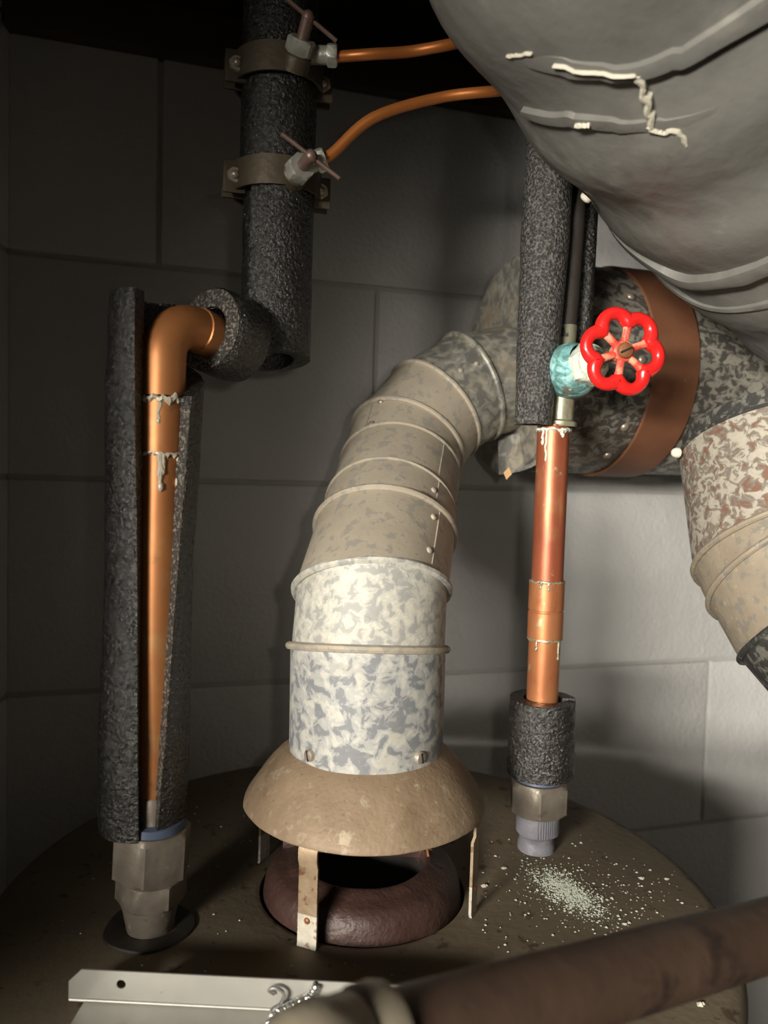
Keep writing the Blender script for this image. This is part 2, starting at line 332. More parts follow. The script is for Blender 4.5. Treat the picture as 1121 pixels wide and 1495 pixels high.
# ------------------------------------------------------------------ water heater
FX, FY = -.0067, .471; FC = Vector((FX, FY, 0)); TR = .216
wh = thing('water_heater', (FX, FY, FLOOR), 'round brown tank of the water heater standing below the flue hood', 'water heater')
Z = Vector((0, 0, 1))
build('tank_jacket', MB().lathe([(TR, FLOOR), (TR, -.010)], FC, seg=96), TANK, wh)
build('tank_top', MB().lathe([(.0620, -.012), (.0625, -.001), (.066, 0), (.10, .0), (.15, 0), (TR - .009, 0), (TR - .004, -.001), (TR - .001, -.004), (TR, -.010)], FC, seg=128), TANK, wh)
build('flue_collar', MB().lathe([(.0600, -.014), (.0602, -.002), (.0590, .007), (.0560, .0125), (.0520, .0150), (.0475, .0158), (.0450, .0170), (.0410, .0190), (.0385, .0185), (.0368, .0155), (.0365, .010)], FC, seg=72, wob=.0007), COLLAR, wh)
build('flue_throat', MB().lathe([(.0366, .0135), (.0362, .010), (.0362, -.30), (.001, -.30)], FC, seg=48), DARK, wh, label='black flue throat')  # throat lining is near black all the way down
build('flue_baffle', MB().box(FC + Vector((-.004, .012, .0175)), (.047, -.002, 0), (0, .0006, 0), (0, 0, .0042), .0004), COLLAR, wh)
build('baffle_wire', MB().tube([FC + Vector(p) for p in ((.034, .012, .018), (.036, .008, .026), (.039, .004, .024), (.040, 0, .019))], .0009, 6), RUSTS, wh)
LC = Vector((-.1220, .4205, 0)); RC = Vector((.1105, .5257, 0))
build('pipe_grommet', MB().lathe([(.0245, .0002), (.0240, .0012), (.020, .0016), (.014, .0008)], LC, seg=48, wob=.002), RUBBER, wh)

# draft hood
dh = thing('draft_hood', FC, 'bell shaped dusty brown draft hood on four strap legs over the flue collar', 'draft hood')
HZ = .055; HR = .0728
build('hood_skirt', MB().lathe([(.0445, .105), (.0455, .088), (.0490, .0860), (.0535, .0825), (.0590, .0770), (.0640, .0705), (.0690, .0632), (.0718, .0585), (HR, HZ + .0012), (HR, HZ), (.0720, HZ - .0006), (.0712, HZ + .0004), (.066, .0655), (.056, .077), (.047, .084), (.0435, .088), (.0435, .105)], FC, seg=96, wob=.0008), HOOD, dh)
for k, a in enumerate((247, 337, 157, 67)):
    t = math.radians(a); u = Vector((math.cos(t), math.sin(t), 0)); v = Vector((-u.y, u.x, 0))
    prof = [(.0655, .0640), (.0700, .0565), (.0716, .0530), (.0716, .0480), (.0703, .0440), (.0703, .0180)]
    foot = [(.0703, .0181), (.0703, .0020), (.0708, .0002)]
    def strip(pr, hw):
        mb_ = MB(); th = .0008
        rings = [[FC + u * (r + th) + v * hw + Z * z, FC + u * (r + th) - v * hw + Z * z, FC + u * (r - th) - v * hw + Z * z, FC + u * (r - th) + v * hw + Z * z] for r, z in pr]
        return mb_.grid(rings, True, False, True, True)
    lg = build('leg', strip(prof, .0056), LEGM, dh)
    build('leg_foot', strip(foot, .0057), LEGW, lg, label='pale worn foot of the leg')
    dome('rivet', lg, FC + u * .0711 + Z * .0150, u, .0018, RUSTS)

# ------------------------------------------------------------------ vent connector: collar and gored elbow
vc = thing('vent_pipe', FC + Vector((0, 0, .08)), 'galvanized vent pipe rising off the hood and elbowing into the duct end', 'vent pipe')
VR = .0458
PA = [FC + Vector((0, 0, .0825)), Vector((-.0072, .470, .1480)), Vector((-.0060, .4790, .1800)), Vector((.0010, .5220, .2120)), Vector((.0040, .5420, .2260)), Vector((.0105, .5800, .2540)), Vector((.0155, .6020, .2750)),
      Vector((.0370, .6240, .3030)), Vector((.0660, .6380, .3230)), Vector((.1010, .6490, .3330))]
dirs = [(PA[i + 1] - PA[i]).normalized() for i in range(len(PA) - 1)]
norms = [dirs[0]] + [(dirs[i - 1] + dirs[i]).normalized() for i in range(1, len(dirs))] + [dirs[-1]]
norms[1] = Vector((0, .20, 1)).normalized()
norms[2] = Vector((-.03, .62, 1)).normalized()
norms[3] = Vector((.08, .85, .90)).normalized()
def ring_at(c, n, d, r, seg=56):
    u = perp(Vector((0, -1, .02)).cross(d)); u = (u - d * u.dot(d)).normalized(); v = d.cross(u)
    out = []
    for a in range(seg):
        e = (u * math.cos(2 * PI * a / seg) + v * math.sin(2 * PI * a / seg)) * r
        out.append(c + e - d * (e.dot(n) / d.dot(n)))
    return out
mats = [GALBASE, GAL, GALDUST, GALDUST, GALDUST, GALDUST, GALDUST, GALGREY, GALGREY]
rad = [VR + .0008, VR, VR - .0002, VR - .0010, VR - .0020, VR - .0028, VR - .0020, VR - .0022, VR - .0030]
for i in range(len(dirs)):
    a = ring_at(PA[i], norms[i], dirs[i], rad[i]); b = ring_at(PA[i + 1], norms[i + 1], dirs[i], rad[i])
    if i == 0:
        mb_ = MB().grid([[p.copy() for p in ring_at(PA[0], norms[0], dirs[0], rad[0] - .0008)], a, b])
    else: mb_ = MB().grid([a, [p.lerp(q, .5) for p, q in zip(a, b)], b])
    build('pipe_section', mb_, mats[i], vc, label=['smooth bluish lowest section', 'bright spangled section', 'dusty tan section', 'dusty tan section', 'narrow dusty tan band', 'dusty tan section', 'dusty tan section', 'grey patched section', 'grey end section'][i])
for i, br, M in ((1, .0024, GALDUST), (2, .0026, GAL), (3, .0022, GALDUST), (4, .0010, GALDUST), (5, .0012, GALDUST), (6, .0020, GALDUST), (7, .0020, GALDUST), (8, .0024, GALGREY)):
    build('bead', MB().tube(ring_at(PA[i], norms[i], (dirs[i - 1] + dirs[i]).normalized(), max(rad[i], rad[i - 1]) + br * .3, 64), br, 8, closed=True), M, vc)
# second beads just above the first ones, seam laps, rivets and screws
def on_pipe(i, t, ang, lift=0.0):           # a point of section i, t along it, ang measured from the side that faces the room
    d = dirs[i]; front = Vector((0, -1, 0)); front = (front - d * front.dot(d)).normalized(); side = d.cross(front)
    n = front * math.cos(ang) + side * math.sin(ang); r = rad[i]; e = n * r
    p0 = PA[i] + e - d * (e.dot(norms[i]) / d.dot(norms[i])); p1 = PA[i + 1] + e - d * (e.dot(norms[i + 1]) / d.dot(norms[i + 1]))
    return p0.lerp(p1, t) + n * lift, n
for a in (-.72, .72):
    p, n = on_pipe(0, .16, a); slotted_screw('sheet_metal_screw', vc, p, n, .0036, SCREW, .2)
def lap(i, t0, t1, a0, a1, M, th=.0007):
    rings = []
    for k in range(7):
        a = a0 + (a1 - a0) * k / 6; p0, n = on_pipe(i, t0, a, th); p1, n = on_pipe(i, t1, a, th); q0, n = on_pipe(i, t0, a, -.0005); q1, n = on_pipe(i, t1, a, -.0005)
        rings.append([p0, p1, q1, q0])
    return build('lap_seam', MB().grid(rings, True, False, True, True), M, vc)
lap(2, .04, .95, .70, 1.9, GALDUST); lap(3, .08, .92, .62, 1.6, GALDUST); lap(4, .08, .95, .6, 1.8, GALDUST)
lap(5, .05, .95, -2.0, -.82, GALDUST); lap(7, .05, .95, -.1, 1.2, GALGREY); lap(8, .02, .90, .15, 1.1, GALGREY)
for i, t, a, r, M in ((2, .80, .60, .0021, GALDUST), (2, .28, .62, .0021, GALDUST), (3, .5, .55, .0021, GALDUST), (5, .12, -.72, .0026, SCREW), (5, .95, -.66, .0028, SCREW), (7, .75, -.25, .0019, GALDUST), (7, .35, -.3, .0019, GALDUST), (8, .62, .62, .0030, GALDUST), (4, .3, 1.35, .0026, SCREW)):
    p, n = on_pipe(i, t, a, .0004); dome('rivet', vc, p, n, r, M)

# ------------------------------------------------------------------ large flue duct at the back
DA = Vector((.1000, .6580, .3430)); DR = .0850; DX = WD
du = thing('flue_duct', DA - Z * DR, 'wide horizontal flue duct of mottled grey steel behind the red handwheel', 'duct')
DL = 1.0
build('duct_body', MB().lathe([(DR, .0), (DR, .10), (DR, .2), (DR, .4), (DR, .93)], DA, DX, 80), GALDUCT, du)
DPL = MB()
rings = []
for rr_, hh in ((.012, -.0005), (.07, -.0005), (DR + .0015, -.0008), (DR + .004, -.0004), (DR + .004, .003), (DR + .0005, .0035)):
    u = perp(DX); v = DX.cross(u)
    rings.append([DA + DX * hh + (u * math.cos(2 * PI * a / 72) + v * math.sin(2 * PI * a / 72)) * (rr_ + (.0022 * noise.noise(Vector((math.cos(2 * PI * a / 72) * 2, math.sin(2 * PI * a / 72) * 2, 3))) if rr_ > .06 else 0)) for a in range(72)])
build('end_plate', DPL.grid(rings), GALGREY, du, label='grey spangled end plate with a rust patch')
build('joint_sleeve', MB().lathe([(DR + .0005, .012), (DR + .0012, .013), (DR + .0012, .076), (DR + .0003, .078)], DA, DX, 80), GALDUCT, du)
build('hanger_strap', MB().lathe([(DR + .0012, .078), (DR + .0032, .0785), (DR + .0032, .1175), (DR + .0012, .118)], DA, DX, 96), STRAP, du, label='rust brown steel strap round the duct')
def on_duct(s, ang, lift=0.0):             # ang from the room side, up positive
    f = -WN; n = f * math.cos(ang) + Z * math.sin(ang); return DA + DX * s + n * (DR + lift), n
for s, a in ((.066, .62), (.066, -.62), (.068, .0), (.066, -.98)):
    p, n = on_duct(s, a, .001); dome('duct_screw', du, p, n, .0034, SCREW)
# torn tab of the end plate at the bottom
t0 = DA + DX * -.003 - Z * (DR - .012) - WN * .040
build('torn_flange', MB().grid([[DA + DX * (-.004 + .010 * math.sin(k * .5)) + (-WN * math.cos(a) - Z * math.sin(a)) * rr_ for rr_ in (.060, .078, DR + .009 - .004 * abs(k - 4) / 4)] for k, a in enumerate([.55 + .11 * q for q in range(9)])], False), GALGREY, du)
tag(build('loose_flake', MB().box(P(741, 691, .60), (.0020, 0, .0022), (0, .0003, 0), (-.0012, 0, .0026)), FLAKE), 'tiny orange tan flake hanging under the duct end plate', 'flake')

# ------------------------------------------------------------------ right-hand galvanized elbow
ge = thing('vent_elbow', P(1150, 780, .5) , 'rust flecked galvanized vent elbow at the right edge, below the grey wrapped duct', 'vent pipe')
GP = [Vector((.2740, .5300, .2790)), Vector((.2750, .5020, .2130)), Vector((.2770, .4940, .2040)), Vector((.2850, .4790, .1830)), Vector((.3100, .4570, .1500)), Vector((.3600, .4450, .1300)), Vector((.4500, .4400, .1200))]
GR = .0730
gd = [(GP[i + 1] - GP[i]).normalized() for i in range(len(GP) - 1)]
gn = [gd[0]] + [(gd[i - 1] + gd[i]).normalized() for i in range(1, len(gd))] + [gd[-1]]
for i in range(len(gd)):
    r = GR - (.0006 * i); a = ring_at(GP[i], gn[i], gd[i], r, 64); b = ring_at(GP[i + 1], gn[i + 1], gd[i], r, 64)
    rings = [a, [p.lerp(q, .5) for p, q in zip(a, b)], b]
    if i == 0:
        rings = [ring_at(GP[0], gn[0], gd[0], r - .002, 64)] + rings
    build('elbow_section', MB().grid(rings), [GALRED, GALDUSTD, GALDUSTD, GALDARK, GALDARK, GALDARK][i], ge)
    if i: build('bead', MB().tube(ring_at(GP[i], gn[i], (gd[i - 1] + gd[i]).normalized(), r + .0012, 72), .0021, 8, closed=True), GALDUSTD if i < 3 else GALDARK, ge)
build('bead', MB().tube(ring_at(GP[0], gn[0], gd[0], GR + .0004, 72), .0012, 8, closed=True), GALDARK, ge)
build('elbow_stub', MB().tube([GP[0] - gd[0] * .012, GP[0] + gd[0] * .01], GR - .003, 48, cap=False), GALDARK, ge)
dome('elbow_screw', ge, P(988, 661, .535), Vector((-.9, -.4, 0)), .0034, CHIP, .004)

# ------------------------------------------------------------------ wrapped duct, upper right, close to the camera
wd = thing('wrapped_duct', (.12, .40, .42), 'large dusty grey wrapped duct crossing the upper right corner close by', 'duct')
WP = [Vector((-.02, .27, CEIL + .02)), Vector((.025, .291, .70)), Vector((.093, .352, .552)), Vector((.204, .442, .478)), Vector((.335, .518, .420)), Vector((.50, .560, .390)), Vector((CR.x - .01, .575, .385))]
def bez(pts, n):
    out = []
    for i in range(len(pts) - 1):
        p0 = pts[max(i - 1, 0)]; p1 = pts[i]; p2 = pts[i + 1]; p3 = pts[min(i + 2, len(pts) - 1)]
        for k in range(n):
            t = k / n
            out.append(.5 * ((2 * p1) + (p2 - p0) * t + (2 * p0 - 5 * p1 + 4 * p2 - p3) * t * t + (3 * p1 - p0 - 3 * p2 + p3) * t ** 3))
    return out + [pts[-1]]
wpath = bez(WP, 24); WR = .110
build('wrap', MB().tube(wpath, [WR + .0022 * math.sin(i * .63) for i in range(len(wpath))], 72, cap=False), WRAP, wd)

# ------------------------------------------------------------------ hot side: copper pipe, union, foam
hp = thing('hot_water_pipe', LC, 'orange copper pipe on the left with elbow, rising from the tank top', 'pipe')
CRD = .0106
def axL(z): return LC + Vector((.0030 * z / .32, 0, z))
RZ = Vector((-.0720, .4960, 0))
E0 = axL(.3105); hd = Vector((RZ.x - E0.x, RZ.y - E0.y, -.012)); hd.normalize()
arc = []
er = .022
for k in range(9):
    a = k / 8 * PI / 2
    arc.append(E0 + Z * (er * math.sin(a)) + hd * (er * (1 - math.cos(a))))
build('pipe_run', MB().tube([axL(.052), axL(.10), axL(.2), axL(.285)], CRD, 28), COPPER, hp)
build('pipe_coupling', MB().lathe([(CRD, -.001), (CRD + .0013, 0), (CRD + .0013, .027), (CRD, .028)], axL(.2610), (.003 / .32, 0, 1), 28), COPPER, hp)
build('elbow', MB().tube([axL(.2905)] + arc + [arc[-1] + hd * .012], CRD + .0013, 28), COPPER, hp, label='smooth brown copper elbow at the top')
he = arc[-1] + hd * .010
hend = Vector((RZ.x, RZ.y, he.z)) - hd * er
arc2 = [hend + hd * (er * math.sin(k / 6 * PI / 2)) + Z * (er * (1 - math.cos(k / 6 * PI / 2))) for k in range(7)]
build('elbow_cup', MB().lathe([(CRD + .0012, -.008), (CRD + .0021, -.0075), (CRD + .0021, .002), (CRD, .003)], arc[-1] + hd * .010, hd, 28), COPPER, hp)
build('pipe_run', MB().tube([he, hend] + arc2[1:] + [Vector((RZ.x, RZ.y, CEIL + .1))], CRD, 20), COPPER, hp)
# solder runs: a ragged collar and drips that hug the pipe
def collar_and_drips(z, drips, parent, ax, r, M=SOLDER, amp=.0012, tr=.0009):
    mb_ = MB(); rings = []; n = 96
    for a in range(n):
        t = 2 * PI * a / n; ct, st = math.cos(t), math.sin(t)
        n1 = noise.noise(Vector((ct * 4, st * 4, z * 90))); n2 = noise.noise(Vector((ct * 6 + 5, st * 6, z * 70))); n3 = noise.noise(Vector((ct * 9, st * 9 + 3, z * 50)))
        mid = z + amp * n1; hi = tr * (1.0 + .7 * n2); lo = tr * (1.0 + 1.6 * max(n3 + .1, -.4)) + amp * max(n2, 0)
        d = Vector((ct, st, 0)); th = tr * .9 * (1 + .6 * n3)
        rings.append([ax(mid + hi) + d * (r - .0004), ax(mid + hi * .5) + d * (r + th * .8), ax(mid - lo * .4) + d * (r + th), ax(mid - lo) + d * (r - .0004)])
    mb_.grid(rings, False, True)
    for (deg, ln, w_) in drips:
        t = math.radians(deg); pp = []; rr = []; n = 12
        for k in range(n):
            q = ax(z - ln * k / (n - 1)); tt = t + .10 * noise.noise(Vector((k * .45, deg, z * 40)))
            pp.append(q + Vector((math.cos(tt), math.sin(tt), 0)) * r)
            rr.append(w_ * (1.0 + .5 * noise.noise(Vector((k * .8, deg * 2.1, z * 30))) - .25 * k / n))
        mb_.tube(pp, rr, 8)
        mb_.blob(pp[-1], w_ * 1.25, 1, (1, 1, 1.6))
    return build('solder_drip', mb_, M, parent)
collar_and_drips(.2890, [(-82, .012, .0010), (-152, .017, .0013), (-156, .006, .0016)], hp, axL, CRD + .0010, amp=.0034, tr=.0017)
collar_and_drips(.2600, [(-74, .017, .0015), (-70, .009, .0013), (-22, .022, .0013), (-150, .004, .0012)], hp, axL, CRD + .0006, amp=.0012, tr=.0011)
# union fittings at the tank
build('threaded_nipple', MB().lathe([(.0125, .0), (.0130, .004), (.0150, .014), (.0150, .017)], LC, seg=32, wob=.0008), NUT, hp)
build('lower_hex', MB().hexnut(axL(.0155), (0.035, 0, 1), .0190, .0165, .25), NUT, hp)
build('union_nut', MB().hexnut(axL(.030), (0.035, 0, 1), .0215, .0270, .62), NUT, hp, label='large scuffed hexagonal union nut')
build('dielectric_washer', MB().lathe([(.0150, 0), (.0170, .001), (.0165, .005), (.0120, .006)], axL(.0562), (.035, 0, 1), 32), BLUEP, hp)
build('solder_cup', MB().lathe([(.0125, 0), (.0120, .006), (.0116, .016), (CRD, .0175)], axL(.0590), (.035, 0, 1), 28), NUT, hp)

def c_tube(path, Rf, Rin, half, face, rough_=.0006, n=34, seg=30, ax_seed=0.0):
    """foam tube slit lengthways: half = half angle of the open slit, face = direction of the slit"""
    rings = []
    for k in range(n + 1):
        t = k / n; c = path(t); R = Rf(t); ri = Rin(t); h = half(t); f = face(t); ring = []
        for a in range(seg + 1):
            th = f + h + (2 * PI - 2 * h) * a / seg
            q = R + rough_ * noise.noise(Vector((math.cos(th) * 3 + ax_seed, math.sin(th) * 3, t * 14)))
            ring.append(c + Vector((math.cos(th) * q, math.sin(th) * q, 0)))
        for a in range(seg, -1, -1):
            th = f + h + (2 * PI - 2 * h) * a / seg
            ring.append(c + Vector((math.cos(th) * ri, math.sin(th) * ri, 0)))
        rings.append(ring)
    mb_ = MB().grid(rings, True)
    m_ = 2 * (seg + 1)
    for base in (0, n * m_):
        for a in range(seg): mb_.f.append((base + a, base + a + 1, base + m_ - 2 - a, base + m_ - 1 - a))
    return mb_
zt, zb = .343, .056
def lips(t):                                # angles of the two lips of the slit, degrees
    L_ = -101 + 24 * t; R_ = 75 - 101 * min(max((t - .105) / .075, 0), 1) - 8 * max(min((t - .16) / .34, 1), 0) - 20 * max((t - .5) / .5, 0)
    return L_, R_
lf = c_tube(lambda t: Vector((-.1285 + .0050 * (1 - t), .4245, zt + (zb - zt) * t)), lambda t: .0243 - .0018 * t ** 3 + .0010 * math.sin(9 * t), lambda t: .0148 - .001 * t, lambda t: math.radians(lips(t)[1] - lips(t)[0]) / 2, lambda t: math.radians(sum(lips(t)) / 2), n=60, ax_seed=2)
lfo = tag(build('slit_pipe_insulation', lf, FOAM), 'long black foam sleeve slit open along the left copper pipe', 'pipe insulation')
cut = []
for k in range(49):
    t = .20 + .72 * k / 48; c = Vector((-.1285 + .0050 * (1 - t), .4245, zt + (zb - zt) * t)); th = math.radians(lips(t)[1] - 1.2); d = Vector((math.cos(th), math.sin(th), 0)); Rk = .0243 - .0018 * t ** 3 + .0010 * math.sin(9 * t)
    d2 = Vector((math.cos(th + .02), math.sin(th + .02), 0))
    cut.append([c + d * (Rk - .0002), c + d * (.0152 - .001 * t), c + d2 * (.0152 - .001 * t), c + d2 * (Rk - .0002)])
build('cut_face', MB().grid(cut, True, False, True, True), FOAMCUT, lfo, label='speckled cut face of the slit')
# foam ring on the short level run
rc = he.lerp(hend, .42); fr = MB()
u = perp(hd); v = hd.cross(u)
rings = []
for (r, h) in ((.0125, -.0120), (.0234, -.0135), (.0242, -.0125), (.0246, -.004), (.0246, .006), (.0236, .0125), (.0125, .0130)):
    rings.append([rc + hd * h + (u * math.cos(2 * PI * a / 40) + v * math.sin(2 * PI * a / 40)) * (r + .0008 * noise.noise(Vector((a * .3, h * 90, 5)))) for a in range(40)])
fr.grid(rings, True, True)
ring_o = tag(build('foam_ring', fr, FOAM), 'short fat black foam collar just right of the copper elbow', 'pipe insulation')
build('cut_face', MB().lathe([(.0128, -.0125), (.0128, -.0138), (.0232, -.0142), (.0232, -.0130)], rc, hd, 40, wob=.0006), FOAMCUT, ring_o, label='speckled cut end')
# overlapped foam on the riser (outer lip wraps over itself)
def spiral(c, z0, z1, r0, r1, a0, n=24, seg=44, tilt=0.0):
    rings = []
    for k in range(n + 1):
        z = z0 + (z1 - z0) * k / n; ring = []
        for a in range(seg + 1):
            t = a / seg; th = a0 + t * 2 * PI; q = r1 + (r0 - r1) * t + .0005 * noise.noise(Vector((math.cos(th) * 3, math.sin(th) * 3, z * 60)))
            zz = z + (tilt * math.cos(th + .9) if k == 0 else 0)
            ring.append(Vector((c.x + math.cos(th) * q, c.y + math.sin(th) * q, zz)))
        for a in range(seg, -1, -1):
            th = a0 + a / seg * 2 * PI; zz = z + (tilt * math.cos(th + .9) if k == 0 else 0)
            ring.append(Vector((c.x + math.cos(th) * .0128, c.y + math.sin(th) * .0128, zz)))
        rings.append(ring)
    mb_ = MB().grid(rings, True); m_ = 2 * (seg + 1)
    for base in (0, n * m_):
        for a in range(seg): mb_.f.append((base + a, base + a + 1, base + m_ - 2 - a, base + m_ - 1 - a))
    return mb_
tag(build('riser_insulation', spiral(RZ, .3200, .4260, .0195, .0250, math.radians(-118), tilt=.004), FOAM), 'black foam sleeve on the riser between its elbow and the lower saddle clamp', 'pipe insulation')
tag(build('upper_riser_insulation', spiral(RZ, .4320, .7200, .0222, .0235, math.radians(-60)), FOAM), 'dark black foam sleeve above the lower saddle clamp, up in shadow', 'pipe insulation')

# saddle valves with T handles feeding the orange tubes
def saddle(z, label, hup=0.0):
    c = Vector((RZ.x, RZ.y, z)); o = thing('saddle_valve', c, label, 'valve')
    R1 = .0258; mb_ = MB(); rings = []
    f = math.radians(-75)
    for k in range(25):
        a = f - 1.35 + 2.7 * k / 24; d = Vector((math.cos(a), math.sin(a), 0))
        rings.append([c + d * R1 + Z * .0085, c + d * (R1 + .0016) + Z * .0085, c + d * (R1 + .0016) - Z * .0085, c + d * R1 - Z * .0085])
    build('clamp_band', mb_.grid(rings, True, False, True, True), SADDLE, o)
    mb_ = MB(); rings = []
    for k in range(25):
        a = f + PI - 1.35 + 2.7 * k / 24; d = Vector((math.cos(a), math.sin(a), 0))
        rings.append([c + d * R1 + Z * .0085, c + d * (R1 + .0016) + Z * .0085, c + d * (R1 + .0016) - Z * .0085, c + d * R1 - Z * .0085])
    build('back_band', mb_.grid(rings, True, False, True, True), SADDLE, o)
    fd = Vector((math.cos(f), math.sin(f), 0)); sd = Vector((-fd.y, fd.x, 0))
    for s in (-1, 1):
        ear = c + sd * s * .0262 + fd * (.0075 if s < 0 else .0035) - Z * (.001 if s < 0 else .003)
        e = build('clamp_ear', MB().box(ear, sd * .0068, fd * .0013, Z * .0095, .0012), SADDLE, o)
        build('back_ear', MB().box(ear - fd * .010, sd * .0068, fd * .0013, Z * .0095, .0012), SADDLE, o)
        build('clamp_bolt', MB().tube([ear - fd * .014, ear + fd * .003], .0022, 10).hexnut(ear + fd * .0012, fd, .0050, .0034, .2).blob(ear + fd * .0046, .0028, 2), SCREW, e)
    vd = (fd * .85 + sd * .22 + Z * (.12 + hup)).normalized(); b0 = c + fd * .0245 + sd * .007 - Z * .002
    build('valve_boss', MB().lathe([(.0085, -.004), (.0080, .004), (.0060, .006)], b0, vd, 20), SADDLE, o)
    build('packing_nut', MB().hexnut(b0 + vd * .005, vd, .0085, .0085, .3), FITW, o)
    st = build('valve_stem', MB().tube([b0 + vd * .012, b0 + vd * .026], .0036, 14), TROD, o)
    hc = b0 + vd * .0245
    ha = (sd * .90 - Z * .50 - fd * .1).normalized()
    build('t_handle', MB().tube([hc - ha * .0195, hc - ha * .004, hc + ha * .004, hc + ha * .0195], .0013, 8).blob(hc, .0038, 2), TROD, o)
    td = (sd * .82 + Z * .35 + fd * .25).normalized() if hup == 0 else (sd * .95 + fd * .25).normalized()
    t0_ = b0 + vd * .009 if hup == 0 else b0 + sd * .008 + Z * .006
    build('outlet', MB().tube([t0_, t0_ + td * .012], .0052, 14).hexnut(t0_ + td * .010, td, .0068, .0060, .1), FITW, o)
    return o, t0_ + td * .016
sv1, ta = saddle(.4285, 'saddle valve with T handle clamped on the riser, lower of two')
sv2, tb = saddle(.4930, 'saddle valve with T handle in deep shadow at the top, upper of two', .9)
tag(build('copper_tube', MB().tube(bez([ta - Vector((.003, 0, .001)), ta + Vector((.004, .002, .004)), P(545, 172, .47), P(640, 143, .48), P(725, 133, .48), P(800, 128, .51), P(930, 132, .56)], 8), .0032, 12), TUBEC), 'orange copper tube curving right from the lower saddle valve', 'tube')
tag(build('copper_tube', MB().tube(bez([tb - Vector((.003, 0, .001)), tb + Vector((.006, .0, .0)), P(545, 79, .475), P(600, 75, .48), P(670, 62, .48), P(760, 40, .51), P(880, 10, .57)], 8), .0032, 12), TUBEC), 'straighter orange copper tube at the top, from the upper saddle valve', 'tube')

# ------------------------------------------------------------------ cold side: copper pipe, gate valve, foam
cpipe = thing('cold_water_pipe', RC, 'stained reddish copper pipe on the right, below the red handwheel', 'pipe')
def axR(z): return RC + Vector((.0005 * z / .3, 0, z))
build('nipple', MB().lathe([(.0128, 0), (.0128, .004), (.0118, .006), (.0122, .010), (.0142, .012), (.0144, .030)], RC, seg=32, wob=.0008), NIPPLE, cpipe, label='blue grey sealant smeared nipple')
for k in range(14):
    a = math.radians(-100 + k * 6.5); d = Vector((math.cos(a), math.sin(a), 0))
    build('knurl_ridge', MB().box(RC + d * .0144 + Z * .0195, d * .0007, Vector((-d.y, d.x, 0)) * .00045, Z * .0070), NIPPLE, cpipe)
build('union_nut', MB().hexnut(axR(.0260), Z, .0208, .0220, .42), NUT, cpipe, label='scuffed hexagonal union nut')
build('dielectric_washer', MB().lathe([(.0150, 0), (.0165, .001), (.016, .004), (.0120, .005)], axR(.0478), Z, 32), BLUEP, cpipe)
build('pipe_run', MB().tube([axR(.05), axR(.1), axR(.165)], CRD, 28), COPPERR, cpipe, label='golden brown lower copper length')
build('pipe_run', MB().tube([axR(.165), axR(.22), axR(.288)], CRD, 28), COPPERU, cpipe, label='reddened stained upper copper length')
build('pipe_coupling', MB().lathe([(CRD, -.0005), (CRD + .0012, 0), (CRD + .0012, .0175), (CRD + .0007, .0180), (CRD + .0007, .0188), (CRD + .0012, .0193), (CRD + .0012, .0375), (CRD, .038)], axR(.1455), Z, 28), COPPERR, cpipe)
collar_and_drips(.1835, [(-95, .004, .0009), (-120, .003, .001)], cpipe, axR, CRD + .0006, BRASS, tr=.0008)
collar_and_drips(.1450, [(-45, .012, .0007), (-130, .006, .0009)], cpipe, axR, CRD + .0004, BRASS, tr=.0009)
collar_and_drips(.2850, [(-125, .020, .0008), (-140, .009, .001), (-70, .004, .001)], cpipe, axR, CRD + .0004, CRUST, tr=.0010)
build('upper_run', MB().tube([Vector((.1165, .5260, .345)), Vector((.1180, .5265, .37)), Vector((.1200, .528, .42)), Vector((.1210, .530, CEIL + .1))], .0068, 16), RUBBER, cpipe)

gv = thing('gate_valve', axR(.287), 'verdigris covered gate valve with red six lobed handwheel', 'valve')
vx = Vector((.1150, .5257, .287))
build('valve_body', MB().lathe([(.0108, 0), (.0112, .001), (.0112, .003), (.0085, .0045), (.0085, .022), (.0098, .026), (.0098, .042), (.0085, .046), (.0062, .050), (.0066, .066), (.0050, .068)], vx, (.035, 0, 1), 28), BRASS, gv)
WC = P(909, 513, .468); BC = P(831, 542, .512)
sdv = (WC - BC).normalized()
wn = Vector((.16, -.975, .03)).normalized()
build('bonnet', MB().lathe([(.006, -.020), (.0130, -.015), (.0164, -.007), (.0174, 0), (.0168, .006), (.0150, .012), (.0130, .0160)], BC, sdv, 36, wob=.0028), TEAL, gv, label='cyan crusted bonnet')
build('packing_nut', MB().hexnut(BC + sdv * .014, sdv, .0140, .0090, .3).lathe([(.0110, .021), (.0085, .027), (.006, .029)], BC, sdv, 24, wob=.002), CRUST, gv, label='white and green crusted packing nut')
build('stem', MB().tube([BC + sdv * .02, WC - wn * .002], .0040, 14), BRASSB, gv)
wu = perp(wn); wv = -wn.cross(wu)                   # wu up, wv to the right seen from the room
if wv.x < 0: wv = -wv
A0 = math.radians(50.5)
def wpt(a, r, h=0.0): return WC + (wv * math.cos(a) + wu * math.sin(a)) * r + wn * h
rim = []; rimr = []
for k in range(120):
    a = 2 * PI * k / 120; q = abs(math.cos(3 * (a - A0)))
    rim.append(wpt(a, (.0168 + .0062 * q ** .8))); rimr.append(.0046 - .0009 * q)
hw = build('handwheel', MB().tube(rim, rimr, 14, closed=True), RED, gv, label='glossy red six lobed handwheel')
for k in range(6):
    a = A0 + PI / 6 + k * PI / 3
    build('spoke', MB().tube([wpt(a, .003, -.0005), wpt(a, .008, .0), wpt(a, .0125, .0003), wpt(a, .0170, .0)], [.0026, .0023, .0024, .0032], 10), PINK, hw, label='pinkish spoke, lit edges put into its colour')
build('hub', MB().lathe([(.0058, -.006), (.0066, -.002), (.0062, .0016), (.0048, .0026), (.001, .0027)], WC, wn, 24, cap1=True), PINK, hw)
